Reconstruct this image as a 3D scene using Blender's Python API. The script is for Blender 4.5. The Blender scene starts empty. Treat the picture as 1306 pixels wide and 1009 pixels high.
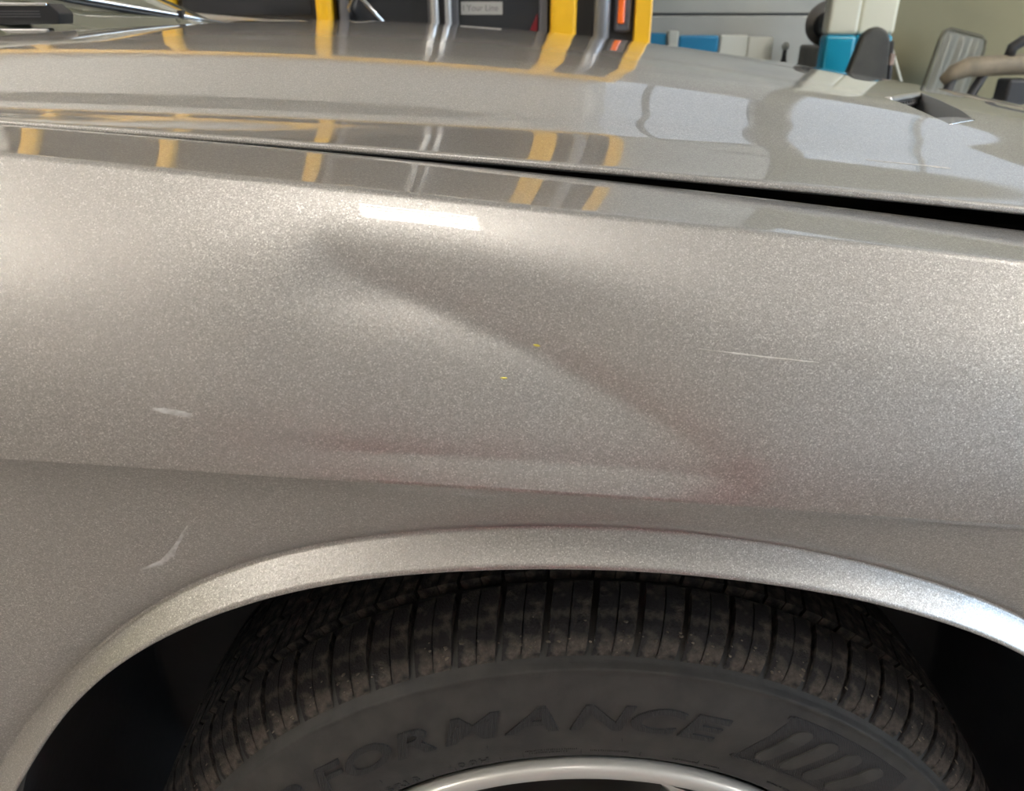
import bpy, bmesh, math, random
import numpy as np
from mathutils import Vector, Matrix
random.seed(4)
SC = bpy.context.scene
COL = SC.collection
PI = math.pi
R = math.radians

# ------------------------------------------------------------------ camera, world, exposure
cam_d = bpy.data.cameras.new('camera')
cam = bpy.data.objects.new('camera', cam_d); COL.objects.link(cam)
cam.location = (-.05, -.37, 1.04)
cam.rotation_euler = (R(90 - 26.5), 0, 0)
cam_d.sensor_width = 36.0; cam_d.lens = 36.0 * 1000 / 1306
cam_d.clip_start = .02
cam_d.dof.use_dof = True; cam_d.dof.focus_distance = .46; cam_d.dof.aperture_fstop = 15
SC.camera = cam
SC.view_settings.view_transform = 'Standard'; SC.view_settings.look = 'None'
SC.view_settings.gamma = 1; SC.view_settings.use_curve_mapping = False
SC.view_settings.exposure = 0.82
SC.cycles.use_denoising = True
SC.cycles.sample_clamp_indirect = 6

w = bpy.data.worlds.new('sky'); SC.world = w; w.use_nodes = True
bg = w.node_tree.nodes['Background']
bg.inputs['Color'].default_value = (.62, .80, 1.0, 1)
bg.inputs['Strength'].default_value = 3.2

# ------------------------------------------------------------------ helpers
def new_mat(name, col, rough=.5, metal=0., spec=.5, coat=0., coat_rough=.03):
    m = bpy.data.materials.new(name); m.use_nodes = True
    b = m.node_tree.nodes['Principled BSDF']
    b.inputs['Base Color'].default_value = (*col, 1); b.inputs['Roughness'].default_value = rough
    b.inputs['Metallic'].default_value = metal; b.inputs['Specular IOR Level'].default_value = spec
    b.inputs['Coat Weight'].default_value = coat; b.inputs['Coat Roughness'].default_value = coat_rough
    return m
def N(m, t, **kw):
    n = m.node_tree.nodes.new(t)
    for k, v in kw.items(): setattr(n, k, v)
    return n
def L(m, a, b): m.node_tree.links.new(a, b)
def noisy(m, c0, c1, scale=20, detail=6, bump=0., bscale=None, bdist=.002, lo=.35, hi=.65, stretch=None):
    b = m.node_tree.nodes['Principled BSDF']
    tc = N(m, 'ShaderNodeTexCoord'); src = tc.outputs['Object']
    if stretch:
        mp = N(m, 'ShaderNodeMapping'); mp.inputs['Scale'].default_value = stretch
        L(m, src, mp.inputs['Vector']); src = mp.outputs['Vector']
    nz = N(m, 'ShaderNodeTexNoise'); nz.inputs['Scale'].default_value = scale; nz.inputs['Detail'].default_value = detail
    L(m, src, nz.inputs['Vector'])
    rp = N(m, 'ShaderNodeValToRGB'); rp.color_ramp.elements[0].position = lo; rp.color_ramp.elements[1].position = hi
    rp.color_ramp.elements[0].color = (*c0, 1); rp.color_ramp.elements[1].color = (*c1, 1)
    L(m, nz.outputs['Fac'], rp.inputs['Fac']); L(m, rp.outputs['Color'], b.inputs['Base Color'])
    if bump:
        n2 = N(m, 'ShaderNodeTexNoise'); n2.inputs['Scale'].default_value = bscale or scale * 4; n2.inputs['Detail'].default_value = 5
        L(m, src, n2.inputs['Vector'])
        bp = N(m, 'ShaderNodeBump'); bp.inputs['Strength'].default_value = bump; bp.inputs['Distance'].default_value = bdist
        L(m, n2.outputs['Fac'], bp.inputs['Height']); L(m, bp.outputs['Normal'], b.inputs['Normal'])
    return m

def obj(name, verts, faces, mat, parent=None, smooth=False, loc=None):
    me = bpy.data.meshes.new(name); me.from_pydata([tuple(map(float, v)) for v in verts], [], faces); me.update()
    if smooth: me.shade_smooth()
    if mat: me.materials.append(mat)
    o = bpy.data.objects.new(name, me); COL.objects.link(o)
    if parent: o.parent = parent
    if loc: o.location = loc
    return o
def from_bm(name, bm, mat, parent=None, smooth=False):
    bmesh.ops.recalc_face_normals(bm, faces=bm.faces)
    me = bpy.data.meshes.new(name); bm.to_mesh(me); bm.free()
    if smooth: me.shade_smooth()
    if mat: me.materials.append(mat)
    o = bpy.data.objects.new(name, me); COL.objects.link(o)
    if parent: o.parent = parent
    return o
def empty(name, loc=(0, 0, 0)):
    o = bpy.data.objects.new(name, None); COL.objects.link(o); o.location = loc; o.empty_display_size = .1
    return o
def tag(o, label=None, cat=None, group=None, kind=None):
    if label: o['label'] = label
    if cat: o['category'] = cat
    if group: o['group'] = group
    if kind: o['kind'] = kind
    return o
def bm_box(bm, lo, hi, bev=0., seg=2, mat=None):
    r = bmesh.ops.create_cube(bm, size=1.0); vs = r['verts']
    for v in vs:
        v.co = Vector([(lo[i] + hi[i]) / 2 + v.co[i] * (hi[i] - lo[i]) for i in range(3)])
    if bev > 0:
        es = list({e for v in vs for e in v.link_edges})
        r2 = bmesh.ops.bevel(bm, geom=es, offset=bev, segments=seg, affect='EDGES', profile=.5)
        vs = list({v for f in r2['faces'] for v in f.verts} | {v for v in vs if v.is_valid})
    if mat is not None: bmesh.ops.transform(bm, matrix=mat, verts=vs)
def box(name, lo, hi, mat, parent=None, bev=0., seg=2, M=None):
    bm = bmesh.new(); bm_box(bm, lo, hi, bev, seg, M)
    return from_bm(name, bm, mat, parent, smooth=False)
def bm_tube(bm, pts, rad, n=10, cap=True):
    pts = [Vector(p) for p in pts]; rings = []
    rads = rad if isinstance(rad, (list, tuple)) else [rad] * len(pts)
    up = Vector((0, 0, 1))
    for i, p in enumerate(pts):
        t = (pts[min(i + 1, len(pts) - 1)] - pts[max(i - 1, 0)]).normalized()
        a = t.cross(up)
        if a.length < 1e-3: a = t.cross(Vector((1, 0, 0)))
        a.normalize(); b = t.cross(a).normalized()
        rings.append([bm.verts.new(p + (a * math.cos(k * 2 * PI / n) + b * math.sin(k * 2 * PI / n)) * rads[i]) for k in range(n)])
    for r0, r1 in zip(rings, rings[1:]):
        for k in range(n): bm.faces.new((r0[k], r0[(k + 1) % n], r1[(k + 1) % n], r1[k]))
    if cap: bm.faces.new(rings[0][::-1]); bm.faces.new(rings[-1])
def tube(name, pts, rad, mat, parent=None, n=10):
    bm = bmesh.new(); bm_tube(bm, pts, rad, n)
    return from_bm(name, bm, mat, parent, smooth=True)
def revolve(name, prof, mat, parent=None, n=160, closed=False, a0=0, a1=2 * PI, smooth=True):
    """prof: (r, y) pairs, spun about the y axis; angle from +z towards +x"""
    full = abs(a1 - a0 - 2 * PI) < 1e-6
    m = n if full else n + 1; V = []; F = []
    for i in range(m):
        a = a0 + (a1 - a0) * i / n
        for r, y in prof: V.append((r * math.sin(a), y, r * math.cos(a)))
    k = len(prof)
    for i in range(n):
        for j in range(k if closed else k - 1):
            i2 = (i + 1) % m; j2 = (j + 1) % k
            F.append((i * k + j, i * k + j2, i2 * k + j2, i2 * k + j))
    o = obj(name, V, F, mat, parent, smooth)
    bm = bmesh.new(); bm.from_mesh(o.data); bmesh.ops.recalc_face_normals(bm, faces=bm.faces); bm.to_mesh(o.data); bm.free()
    return o
def prism(name, poly, z0, z1, mat, parent=None, bev=0.):
    """poly in x,z; depth y0..y1"""
    bm = bmesh.new()
    a = [bm.verts.new((x, z0, z)) for x, z in poly]; b = [bm.verts.new((x, z1, z)) for x, z in poly]
    n = len(poly); bm.faces.new(a); bm.faces.new(b[::-1])
    for i in range(n): bm.faces.new((a[i], b[i], b[(i + 1) % n], a[(i + 1) % n]))
    if bev: bmesh.ops.bevel(bm, geom=list(bm.edges), offset=bev, segments=2, affect='EDGES', profile=.5)
    return from_bm(name, bm, mat, parent)
def sharpen(o, deg=35):
    o.data.shade_smooth(); o.data.set_sharp_from_angle(angle=R(deg))

# ------------------------------------------------------------------ materials
def paint():
    m = new_mat('silver_metallic_paint', (.46, .425, .385), .41, .85, .5, 1.0, .025)
    b = m.node_tree.nodes['Principled BSDF']
    tc = N(m, 'ShaderNodeTexCoord')
    vo = N(m, 'ShaderNodeTexVoronoi'); vo.inputs['Scale'].default_value = 1750
    L(m, tc.outputs['Object'], vo.inputs['Vector'])
    sep = N(m, 'ShaderNodeSeparateColor'); L(m, vo.outputs['Color'], sep.inputs['Color'])
    rp = N(m, 'ShaderNodeValToRGB'); cr = rp.color_ramp
    cr.elements[0].position = 0; cr.elements[0].color = (.44, .424, .405, 1)
    cr.elements[1].position = 1; cr.elements[1].color = (.82, .80, .775, 1)
    e = cr.elements.new(.55); e.color = (.545, .527, .506, 1)
    e = cr.elements.new(.9); e.color = (.64, .62, .597, 1)
    L(m, sep.outputs['Red'], rp.inputs['Fac']); L(m, rp.outputs['Color'], b.inputs['Base Color'])
    # flakes lie at slightly different tilts
    ge = N(m, 'ShaderNodeNewGeometry')
    s1 = N(m, 'ShaderNodeVectorMath', operation='SUBTRACT'); s1.inputs[1].default_value = (.5, .5, .5)
    L(m, vo.outputs['Color'], s1.inputs[0])
    s2 = N(m, 'ShaderNodeVectorMath', operation='SCALE'); s2.inputs['Scale'].default_value = .085
    L(m, s1.outputs[0], s2.inputs[0])
    s3 = N(m, 'ShaderNodeVectorMath', operation='ADD'); L(m, ge.outputs['Normal'], s3.inputs[0]); L(m, s2.outputs[0], s3.inputs[1])
    s4 = N(m, 'ShaderNodeVectorMath', operation='NORMALIZE'); L(m, s3.outputs[0], s4.inputs[0])
    L(m, s4.outputs[0], b.inputs['Normal'])
    return m
M_PAINT = paint()
M_RUB = noisy(new_mat('tyre_rubber', (.03, .03, .03), .62), (.034, .033, .032), (.052, .050, .046), 60, 5, .25, 900, .0006)
M_TREAD = noisy(new_mat('dusty_tread_rubber', (.03, .03, .03), .85), (.024, .022, .022), (.13, .108, .088), 120, 9, .7, 600, .0015, .44, .74)
M_LETTER = new_mat('ribbed_letter_rubber', (.024, .024, .025), .6)
def hatch():
    m = M_LETTER; b = m.node_tree.nodes['Principled BSDF']
    tc = N(m, 'ShaderNodeTexCoord'); wv = N(m, 'ShaderNodeTexWave'); wv.inputs['Scale'].default_value = 260
    L(m, tc.outputs['Object'], wv.inputs['Vector'])
    bp = N(m, 'ShaderNodeBump'); bp.inputs['Strength'].default_value = .6; bp.inputs['Distance'].default_value = .0005
    L(m, wv.outputs['Fac'], bp.inputs['Height']); L(m, bp.outputs['Normal'], b.inputs['Normal'])
hatch()
M_RIM = new_mat('painted_alloy', (.70, .69, .66), .38, .35, .5, .6)
M_DISC = new_mat('brake_iron', (.09, .085, .08), .5, .6)
M_LINER = noisy(new_mat('liner_plastic', (.012, .013, .016), .6), (.009, .010, .013), (.018, .018, .022), 8, 4, .2, 120, .002)
M_BLACK = new_mat('black_plastic', (.018, .019, .022), .42)
M_GUTTER = new_mat('gutter_black', (.01, .011, .012), .8)
M_CHROME = new_mat('bright_metal', (.75, .76, .78), .15, 1.0)
M_GLASS = new_mat('windscreen_glass', (.17, .165, .115), .08, 0, .9, 1.0, .01)  # olive base colour stands in for the wall mirrored in the glass
M_YEL = new_mat('bus_yellow', (.90, .50, .015), .32, 0, .5, .5)
M_BGLASS = new_mat('bus_window_glass', (.022, .024, .028), .05, 0, .5)
M_BRUB = new_mat('bus_rubber', (.02, .02, .022), .55)
M_BGREY = new_mat('bus_grey_trim', (.10, .10, .11), .45)
M_SCUFF = noisy(new_mat('paint_scuff', (.6, .58, .55), .6), (.50, .48, .45), (.72, .70, .67), 300, 4)
M_FLECK = new_mat('yellow_fleck', (.75, .66, .12), .5)

# ------------------------------------------------------------------ room
M_FLOOR = noisy(new_mat('concrete_floor', (.3, .28, .26), .55), (.20, .185, .17), (.30, .28, .26), 1.6, 9, .15, 60, .002)
M_WALLO = noisy(new_mat('olive_beige_wall', (.3, .28, .2), .7), (.205, .19, .115), (.25, .235, .145), 1.2, 5, .1, 80, .002)
M_WALL = noisy(new_mat('grey_wall', (.5, .49, .45), .7), (.42, .41, .37), (.50, .49, .45), 1.2, 5, .1, 80, .002)
M_CEIL = new_mat('ceiling_white', (.84, .82, .78), .8)
M_DOORP = noisy(new_mat('door_panel_grey', (.4, .4, .36), .45), (.36, .36, .33), (.43, .43, .39), 1.5, 4)
XL, XR, YF, YB, ZF, ZC_ = -6.0, 6.5, -4.2, 6.3, -.02, 4.6
tag(box('floor', (XL, YF, ZF - .1), (XR, YB, ZF), M_FLOOR), 'grey stained concrete workshop floor', 'floor', kind='structure')
tag(box('ceiling', (XL, YF, ZC_), (XR, YB, ZC_ + .1), M_CEIL), 'white workshop ceiling', 'ceiling', kind='structure')
wb = tag(empty('wall_back', (0, YB, ZF)), 'beige back wall of the workshop', 'wall', kind='structure')
def wpiece(p, lo, hi, m, name='wall_section'):
    o = box(name, lo, hi, m); o.parent = p; o.matrix_parent_inverse = Matrix.Translation(-Vector(p.location)); return o
wpiece(wb, (XL, YB, ZF), (-3.2, YB + .15, ZC_), M_WALL)
WIN = ((.4, 2.35, 3.15, 4.35, 2), (2.6, 6.0, 2.55, 4.35, 3))  # window openings added to give the hood a bluish sky reflection
wpiece(wb, (-3.2, YB, 3.0), (.4, YB + .15, ZC_), M_WALL)
wpiece(wb, (.4, YB, 3.0), (2.35, YB + .15, 3.15), M_WALL)
wpiece(wb, (2.6, YB, ZF), (XR, YB + .15, 2.55), M_WALLO)
wpiece(wb, (2.35, YB, ZF), (2.6, YB + .15, ZC_), M_WALLO)
wpiece(wb, (.4, YB, 4.35), (XR, YB + .15, ZC_), M_WALL)
wpiece(wb, (6.0, YB, 2.55), (XR, YB + .15, 4.35), M_WALLO)
M_PANE = bpy.data.materials.new('dimming_pane'); M_PANE.use_nodes = True
_n = M_PANE.node_tree; _n.nodes.clear(); _t = _n.nodes.new('ShaderNodeBsdfTransparent'); _o = _n.nodes.new('ShaderNodeOutputMaterial')
_t.inputs[0].default_value = (.46, .425, .40, 1); _n.links.new(_t.outputs[0], _o.inputs[0])  # even tint dims the sky behind the added windows
for wi, (WX0, WX1, WZ0, WZ1, nk) in enumerate(WIN):
    wn = tag(empty('window_%d' % (wi + 1), ((WX0 + WX1) / 2, YB, WZ0)), ('added band of tinted panes above the sectional door, for sky light on the hood', 'added tinted window in the olive wall, for sky light on the hood')[wi], 'window', kind='structure')
    for k in range(nk):
        a_ = WX0 + (WX1 - WX0) * k / nk; b_ = WX0 + (WX1 - WX0) * (k + 1) / nk
        wpiece(wn, (a_ + .03, YB + .06, WZ0 + .03), (b_ - .03, YB + .066, WZ1 - .03), M_PANE, 'pane')
    for k in range(nk + 1):
        a_ = WX0 + .03 + (WX1 - WX0 - .06) * k / nk; wpiece(wn, (a_ - .03, YB + .03, WZ0), (a_ + .03, YB + .10, WZ1), M_DOORP, 'mullion')
    for z_ in (WZ0, WZ1 - .03): wpiece(wn, (WX0, YB + .03, z_), (WX1, YB + .10, z_ + .03), M_DOORP, 'frame_rail')
# closed sectional door, its boards with open joints
dr = tag(empty('door_1', (-.4, YB, ZF)), 'closed pale grey sectional garage door', 'door', kind='structure')
zs = [-.02, .46, .972, 1.48, 1.99, 2.5, 3.0]
for a, b in zip(zs, zs[1:]):
    o = box('panel', (-3.2, YB + .02, a + .006), (2.35, YB + .07, b - .006), M_DOORP, dr, .012, 2); o.matrix_parent_inverse = Matrix.Translation(-Vector(dr.location))
wpiece(dr, (-3.2, YB + .09, ZF), (2.35, YB + .13, 3.0), M_BGREY, 'door_backing')
tag(box('wall_left', (XL - .15, YF, ZF), (XL, YB, ZC_), M_WALLO), 'plain olive wall beyond the windscreen', 'wall', kind='structure')
tag(box('wall_front', (XL, YF - .15, ZF), (XR, YF, ZC_), noisy(new_mat('dun_wall', (.2, .19, .175), .7), (.31, .29, .275), (.37, .35, .33), 1.2)), 'dun wall facing the dented fender', 'wall', kind='structure')
wr = tag(empty('wall_right', (XR, 0, ZF)), 'workshop wall with an open bay door', 'wall', kind='structure')
DY0, DY1, DZ = -3.6, 3.2, 3.2
wpiece(wr, (XR, YF, ZF), (XR + .15, DY0, ZC_), M_WALL)
wpiece(wr, (XR, DY1, ZF), (XR + .15, YB, ZC_), M_WALLO)
wpiece(wr, (XR, DY0, DZ), (XR + .15, DY1, ZC_), M_WALL)
pl = bpy.data.lights.new('bay_door_portal', 'AREA'); pl.shape = 'RECTANGLE'; pl.size = DZ - ZF; pl.size_y = DY1 - DY0
pl.cycles.is_portal = True
po = bpy.data.objects.new('bay_door_portal', pl); COL.objects.link(po)
po.location = (XR + .02, (DY0 + DY1) / 2, (DZ + ZF) / 2); po.rotation_euler = (0, R(90), 0)
tag(box('ground_outside', (XR + .15, -8, ZF - .1), (XR + 14, 8, ZF - .01), new_mat('asphalt', (.22, .22, .22), .9)), 'pale asphalt outside the bay door', 'ground', kind='structure')

# ceiling lamps: six bare tubes in a white tray
M_TUBE = bpy.data.materials.new('lit_tube'); M_TUBE.use_nodes = True
nt = M_TUBE.node_tree; nt.nodes.clear()
em = nt.nodes.new('ShaderNodeEmission'); out = nt.nodes.new('ShaderNodeOutputMaterial')
em.inputs['Color'].default_value = (1.0, .945, .87, 1); em.inputs['Strength'].default_value = 80
nt.links.new(em.outputs[0], out.inputs[0])
M_TUBE2 = M_TUBE.copy(); M_TUBE2.name = 'lit_tube_dim'
[n for n in M_TUBE2.node_tree.nodes if n.type == 'EMISSION'][0].inputs['Strength'].default_value = 27
M_TRAY = new_mat('lamp_tray_white', (.8, .8, .78), .5)
def lamp(x, y, z, label, ln=1.2, wd=.5, rz=0, group=None):
    tm = M_TUBE if ln > 1 else M_TUBE2
    e = tag(empty('ceiling_lamp', (x, y, z)), label, 'lamp', group); e.rotation_euler[2] = rz
    bm = bmesh.new(); bm_box(bm, (-ln / 2 - .04, -.05, .03), (ln / 2 + .04, .05, .07), .01)
    from_bm('tray', bm, M_TRAY, e)
    for s in (-1, 1):
        box('end_cap', (s * (ln / 2 + .02) - .012, -wd / 2 - .02, -.02), (s * (ln / 2 + .02) + .012, wd / 2 + .02, .03), M_TRAY, e, .004)
        tube('hanger', [(s * ln * .4, 0, .07), (s * ln * .4, 0, ZC_ - z)], .004, M_BGREY, e, 6)
    t0 = None
    for k in range(6):
        yy = -wd / 2 + wd * (k + .5) / 6
        if t0 is None:
            bm = bmesh.new(); bm_tube(bm, [(-ln / 2, 0, 0), (ln / 2, 0, 0)], .014, 10)
            t0 = from_bm('tube', bm, tm, e, True); t0.location = (0, yy, 0)
        else:
            t = t0.copy(); COL.objects.link(t); t.parent = e; t.location = (0, yy, 0)
    return e
LAMPS = [(-.07, -1.15, 4.2, 'six-tube hanging lamp whose light bars shine in the fender', .55, .56),
         (-4.0, -1.9, 4.0, 'added six-tube fill lamp by the olive wall, above the car door', 1.2, .5),  # this lamp and those after it are added to brighten the fender
         (5.6, -1.2, 4.0, 'added six-tube fill lamp before the open bay door, on the fender side', 1.2, .5),
         (-4.0, .6, 4.0, 'added six-tube fill lamp between the olive wall and the bus', 1.2, .5),
         (4.6, 1.7, 4.0, 'added six-tube fill lamp before the bay door, on the column side', 1.2, .5)]
for x, y, z, lb, ln_, wd_ in LAMPS: lamp(x, y, z, lb, ln_, wd_, group='workshop ceiling lamps')

# ------------------------------------------------------------------ the silver car
car = tag(empty('car', (0, .87, ZF)), 'silver metallic car with a creased dent in its front fender', 'car')
CAR_INV = Matrix.Translation(-Vector(car.location))
def cp(o):
    o.parent = car; o.matrix_parent_inverse = CAR_INV; return o
WX, WZ = 0.0, .338                      # wheel centre
# --- fender surface, as functions of x and z
def zC(x): return .8275 - .0775 * x     # character line
def zB(x): return -.02024 * x * x - .10844 * x + .9477   # top edge of the side
def zA(x): return -.04582 * x * x - .1061 * x + .94933   # inner edge at the hood gap
YC, YBE, YA = -.055, .010, .092
ACX, ACZ = -.01, .338
TD = np.array([(190, .450), (160, .450), (138.6, .4545), (129.5, .4610), (120.0, .4675), (113.5, .4680), (107.8, .4655), (102.9, .4620), (98, .4592), (93.3, .4573), (82.4, .4555), (76.6, .4555), (70.1, .4565), (65.6, .4582), (58.2, .4637), (40, .468), (0, .468), (-15, .468)])[::-1]
TE = np.array([(190, .434), (160, .434), (141.0, .4395), (130.9, .4495), (124.5, .4530), (117.4, .4528), (111.3, .4508), (108.6, .4495), (103.2, .4458), (98, .4428), (92.4, .4408), (82.1, .4398), (76.3, .4406), (67.6, .4438), (57.7, .4500), (40, .454), (0, .454), (-15, .454)])[::-1]
def smooth_tab(T):
    a = np.arange(-15, 190.1, 1.0); r = np.interp(a, T[:, 0], T[:, 1])
    k = np.exp(-(np.arange(-9, 10) / 4.0) ** 2); k /= k.sum()
    rp = np.pad(r, 9, mode='edge'); return a, np.convolve(rp, k, 'valid')
AD, RD = smooth_tab(TD); AE, RE = smooth_tab(TE)
def rD(t): return float(np.interp(math.degrees(t), AD, RD))
def rE(t): return float(np.interp(math.degrees(t), AE, RE))
# crease of the dent in x, z, with its strength and softness along it
CREASE = [(-.175, .9600, 0, .005), (-.1480, .9480, .30, .003), (-.1405, .9410, .50, .0022), (-.1328, .9330, .66, .0017), (-.1193, .9238, .80, .0013), (-.0989, .9152, .92, .0011), (-.0694, .9024, 1.0, .0011), (-.0401, .8909, 1.05, .0011), (-.0181, .8793, 1.0, .0013), (.0041, .869, .80, .0018), (.0304, .8547, .44, .003), (.050, .845, .16, .006), (.070, .834, 0, .008)]
DENT = .0128
_ext = [(-.30, 1.015, 0, .006), (-.23, .985, 0, .006)] + CREASE + [(.12, .805, 0, .01), (.20, .76, 0, .01)]
CP = []
for (ax, az, aw, ae), (bx, bz, bw, be) in zip(_ext, _ext[1:]):
    n_ = max(2, int(math.hypot(bx - ax, bz - az) / .0025))
    for k in range(n_):
        t = k / n_; CP.append((ax + (bx - ax) * t, az + (bz - az) * t, aw + (bw - aw) * t, ae + (be - ae) * t))
CP = np.array(CP)
def dent(x, z):
    d2 = (CP[:, 0] - x) ** 2 + (CP[:, 1] - z) ** 2; i = int(d2.argmin()); best2 = d2[i]
    best = math.sqrt(best2); j = min(i, len(CP) - 2); j = max(j, 0)
    tx, tz = CP[j + 1, 0] - CP[j, 0], CP[j + 1, 1] - CP[j, 1]; tl = math.hypot(tx, tz)
    sd = (tx * (z - CP[j, 1]) - tz * (x - CP[j, 0])) / tl
    if best < .004: best = abs(sd)
    # strength blends over a wider stretch of the crease the further away the point is
    k = np.exp(-(d2 - best2) / (2 * (.006 + .55 * best) ** 2)); wgt = float((k * CP[:, 2]).sum() / k.sum()); ee = float((k * CP[:, 3]).sum() / k.sum())
    dd = math.sqrt(best * best + ee * ee) - ee
    q = 1 / (1 + math.exp(-max(-30, min(30, sd / .004)))); Lk = .046 + (.036 - .046) * q
    fd = max(0., min(1., (zB(x) - z - .002) / .046)); fd = fd * fd * (3 - 2 * fd)
    return DENT * wgt * fd * math.exp(-dd / Lk)
def y_top(x, z):
    H = zB(x) - zC(x); t = max(0., min(1., (z - zC(x)) / H))
    return YC + (YBE - YC) * (.17 * t + .83 * t ** 2.2) + dent(x, z) * min(1, t * 9)
def y_low(x, z):
    h = min(0., z - zC(x))
    y = YC + .021 * (1 - math.exp(h / .03)) + .01 * min(1, max(0, -h - .2) / .3)
    th = math.atan2(z - ACZ, x - ACX); th = th if th > -PI / 2 else th + 2 * PI
    r = math.hypot(z - ACZ, x - ACX); d = r - rD(th)
    if d > 0: return y + .0085 * math.exp(-(d / .008) ** 1.3)
    wd = rD(th) - rE(th)
    # lip flares out again
    xd = ACX + rD(th) * math.cos(th); zd = ACZ + rD(th) * math.sin(th); hd = min(0., zd - zC(xd))
    yd = YC + .021 * (1 - math.exp(hd / .03)) + .0085
    return yd - .0145 * min(1, (-d / wd))
def y_fender(x, z): return y_top(x, z) if z >= zC(x) else y_low(x, z)

XF, XB_ = .685, -.82
NC = 420
def fender(name, mirror=False):
    bm = bmesh.new()
    # columns: path along the outside of the lower part, and the arch
    P = []; Q = []
    for i in range(NC + 1):
        s = i / NC
        if s < .14:
            t = s / .14; P.append((XF, .20 + (zC(XF) - .20) * t)); Q.append(R(-14 + 52 * t))
        elif s < .86:
            t = (s - .14) / .72; x = XF + (XB_ - XF) * t; P.append((x, zC(x))); Q.append(R(38 + 104 * t))
        else:
            t = (s - .86) / .14; P.append((XB_, zC(XB_) + (.20 - zC(XB_)) * t)); Q.append(R(142 + 47 * t))
    n1, n2 = 26, 8
    f1 = [0.5 - .5 * math.cos(PI * (k / n1)) for k in range(n1 + 1)]
    rows = []
    for f in f1:
        row = []
        for (px, pz), th in zip(P, Q):
            qx, qz = ACX + rD(th) * math.cos(th), ACZ + rD(th) * math.sin(th)
            x, z = px + (qx - px) * f, pz + (qz - pz) * f
            row.append((x, y_low(x, z), z))
        rows.append(row)
    for k in range(1, n2 + 1):
        row = []
        for th in Q:
            r = rD(th) + (rE(th) - rD(th)) * k / n2
            x, z = ACX + r * math.cos(th), ACZ + r * math.sin(th)
            row.append((x, y_low(x, z), z))
        rows.append(row)
    last = rows[-1]
    for dr_, dy in ((-.0012, .0006), (-.002, .003), (-.001, .012), (.004, .030), (.006, .06)):
        rows.append([(x + dr_ * math.cos(th), y + dy, z + dr_ * math.sin(th)) for (x, y, z), th in zip(last, Q)])
    vr = [[bm.verts.new(v) for v in row] for row in rows]
    for a, b in zip(vr, vr[1:]):
        for k in range(NC): bm.faces.new((a[k], a[k + 1], b[k + 1], b[k]))
    # upper part
    i0, i1 = int(round(.14 * NC)), int(round(.86 * NC))
    xs = [XF + (XB_ - XF) * ((i / NC) - .14) / .72 for i in range(i0, i1 + 1)]
    nt_ = 64; prev = [vr[0][i] for i in range(i0, i1 + 1)]
    up = []
    for k in range(1, nt_ + 1):
        up.append([(x, y_top(x, zC(x) + (zB(x) - zC(x)) * k / nt_), zC(x) + (zB(x) - zC(x)) * k / nt_) for x in xs])
    for k in range(1, 15):           # ledge up to the hood gap
        t = k / 14; e = 1 - (1 - t) ** 2.6
        up.append([(x, YBE + (YA - YBE) * t, zB(x) + (zA(x) - zB(x)) * e) for x in xs])
    for dy, dz in ((.0016, -.0010), (.0024, -.003), (.0024, -.03), (.03, -.034)):
        up.append([(x, YA + dy, zA(x) + dz) for x in xs])
    for row in up:
        cur = [bm.verts.new(v) for v in row]
        for k in range(len(xs) - 1): bm.faces.new((cur[k], cur[k + 1], prev[k + 1], prev[k]))
        prev = cur
    if mirror:
        for v in bm.verts: v.co.y = 1.74 - v.co.y
    o = from_bm(name, bm, M_PAINT, None, True)
    return cp(o)
fend = fender('front_fender')
tag(fend, 'silver front fender with a long creased dent')

# --- marks on the fender: thin skins that follow the surface
def scuff(name, pts, widths, mat, parent, surf, off=.00025):
    """pts: (x, z) along the stroke"""
    V = []; F = []
    rnd = random.Random(len(pts) * 7 + 1)
    P = []
    for (a, b), (wa, wb) in zip(zip(pts, pts[1:]), zip(widths, widths[1:])):
        for k in range(5):
            t = k / 5; P.append((a[0] + (b[0] - a[0]) * t, a[1] + (b[1] - a[1]) * t, (wa + (wb - wa) * t) * rnd.uniform(.7, 1.2)))
    P.append((*pts[-1], widths[-1]))
    for i, (u, v, wd) in enumerate(P):
        u0, v0, _ = P[max(0, i - 1)]; u1, v1, _ = P[min(len(P) - 1, i + 1)]
        l = math.hypot(u1 - u0, v1 - v0) or 1; nx, nz = -(v1 - v0) / l, (u1 - u0) / l
        for s in (-1, 0, 1): V.append(surf(u + nx * wd / 2 * s, v + nz * wd / 2 * s, off * (1 if s == 0 else .3)))
    for i in range(len(P) - 1):
        for s in range(2): F.append((3 * i + s, 3 * i + s + 1, 3 * i + s + 4, 3 * i + s + 3))
    o = obj(name, V, F, mat, None, True); o.parent = parent; return o
def fsurf(x, z, off):
    e = .0006; y = y_fender(x, z); dz = (y_fender(x, z + e) - y_fender(x, z - e)) / (2 * e)
    n = Vector((0, -1, dz)).normalized(); return (x, y + n.y * off, z + n.z * off)
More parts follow.
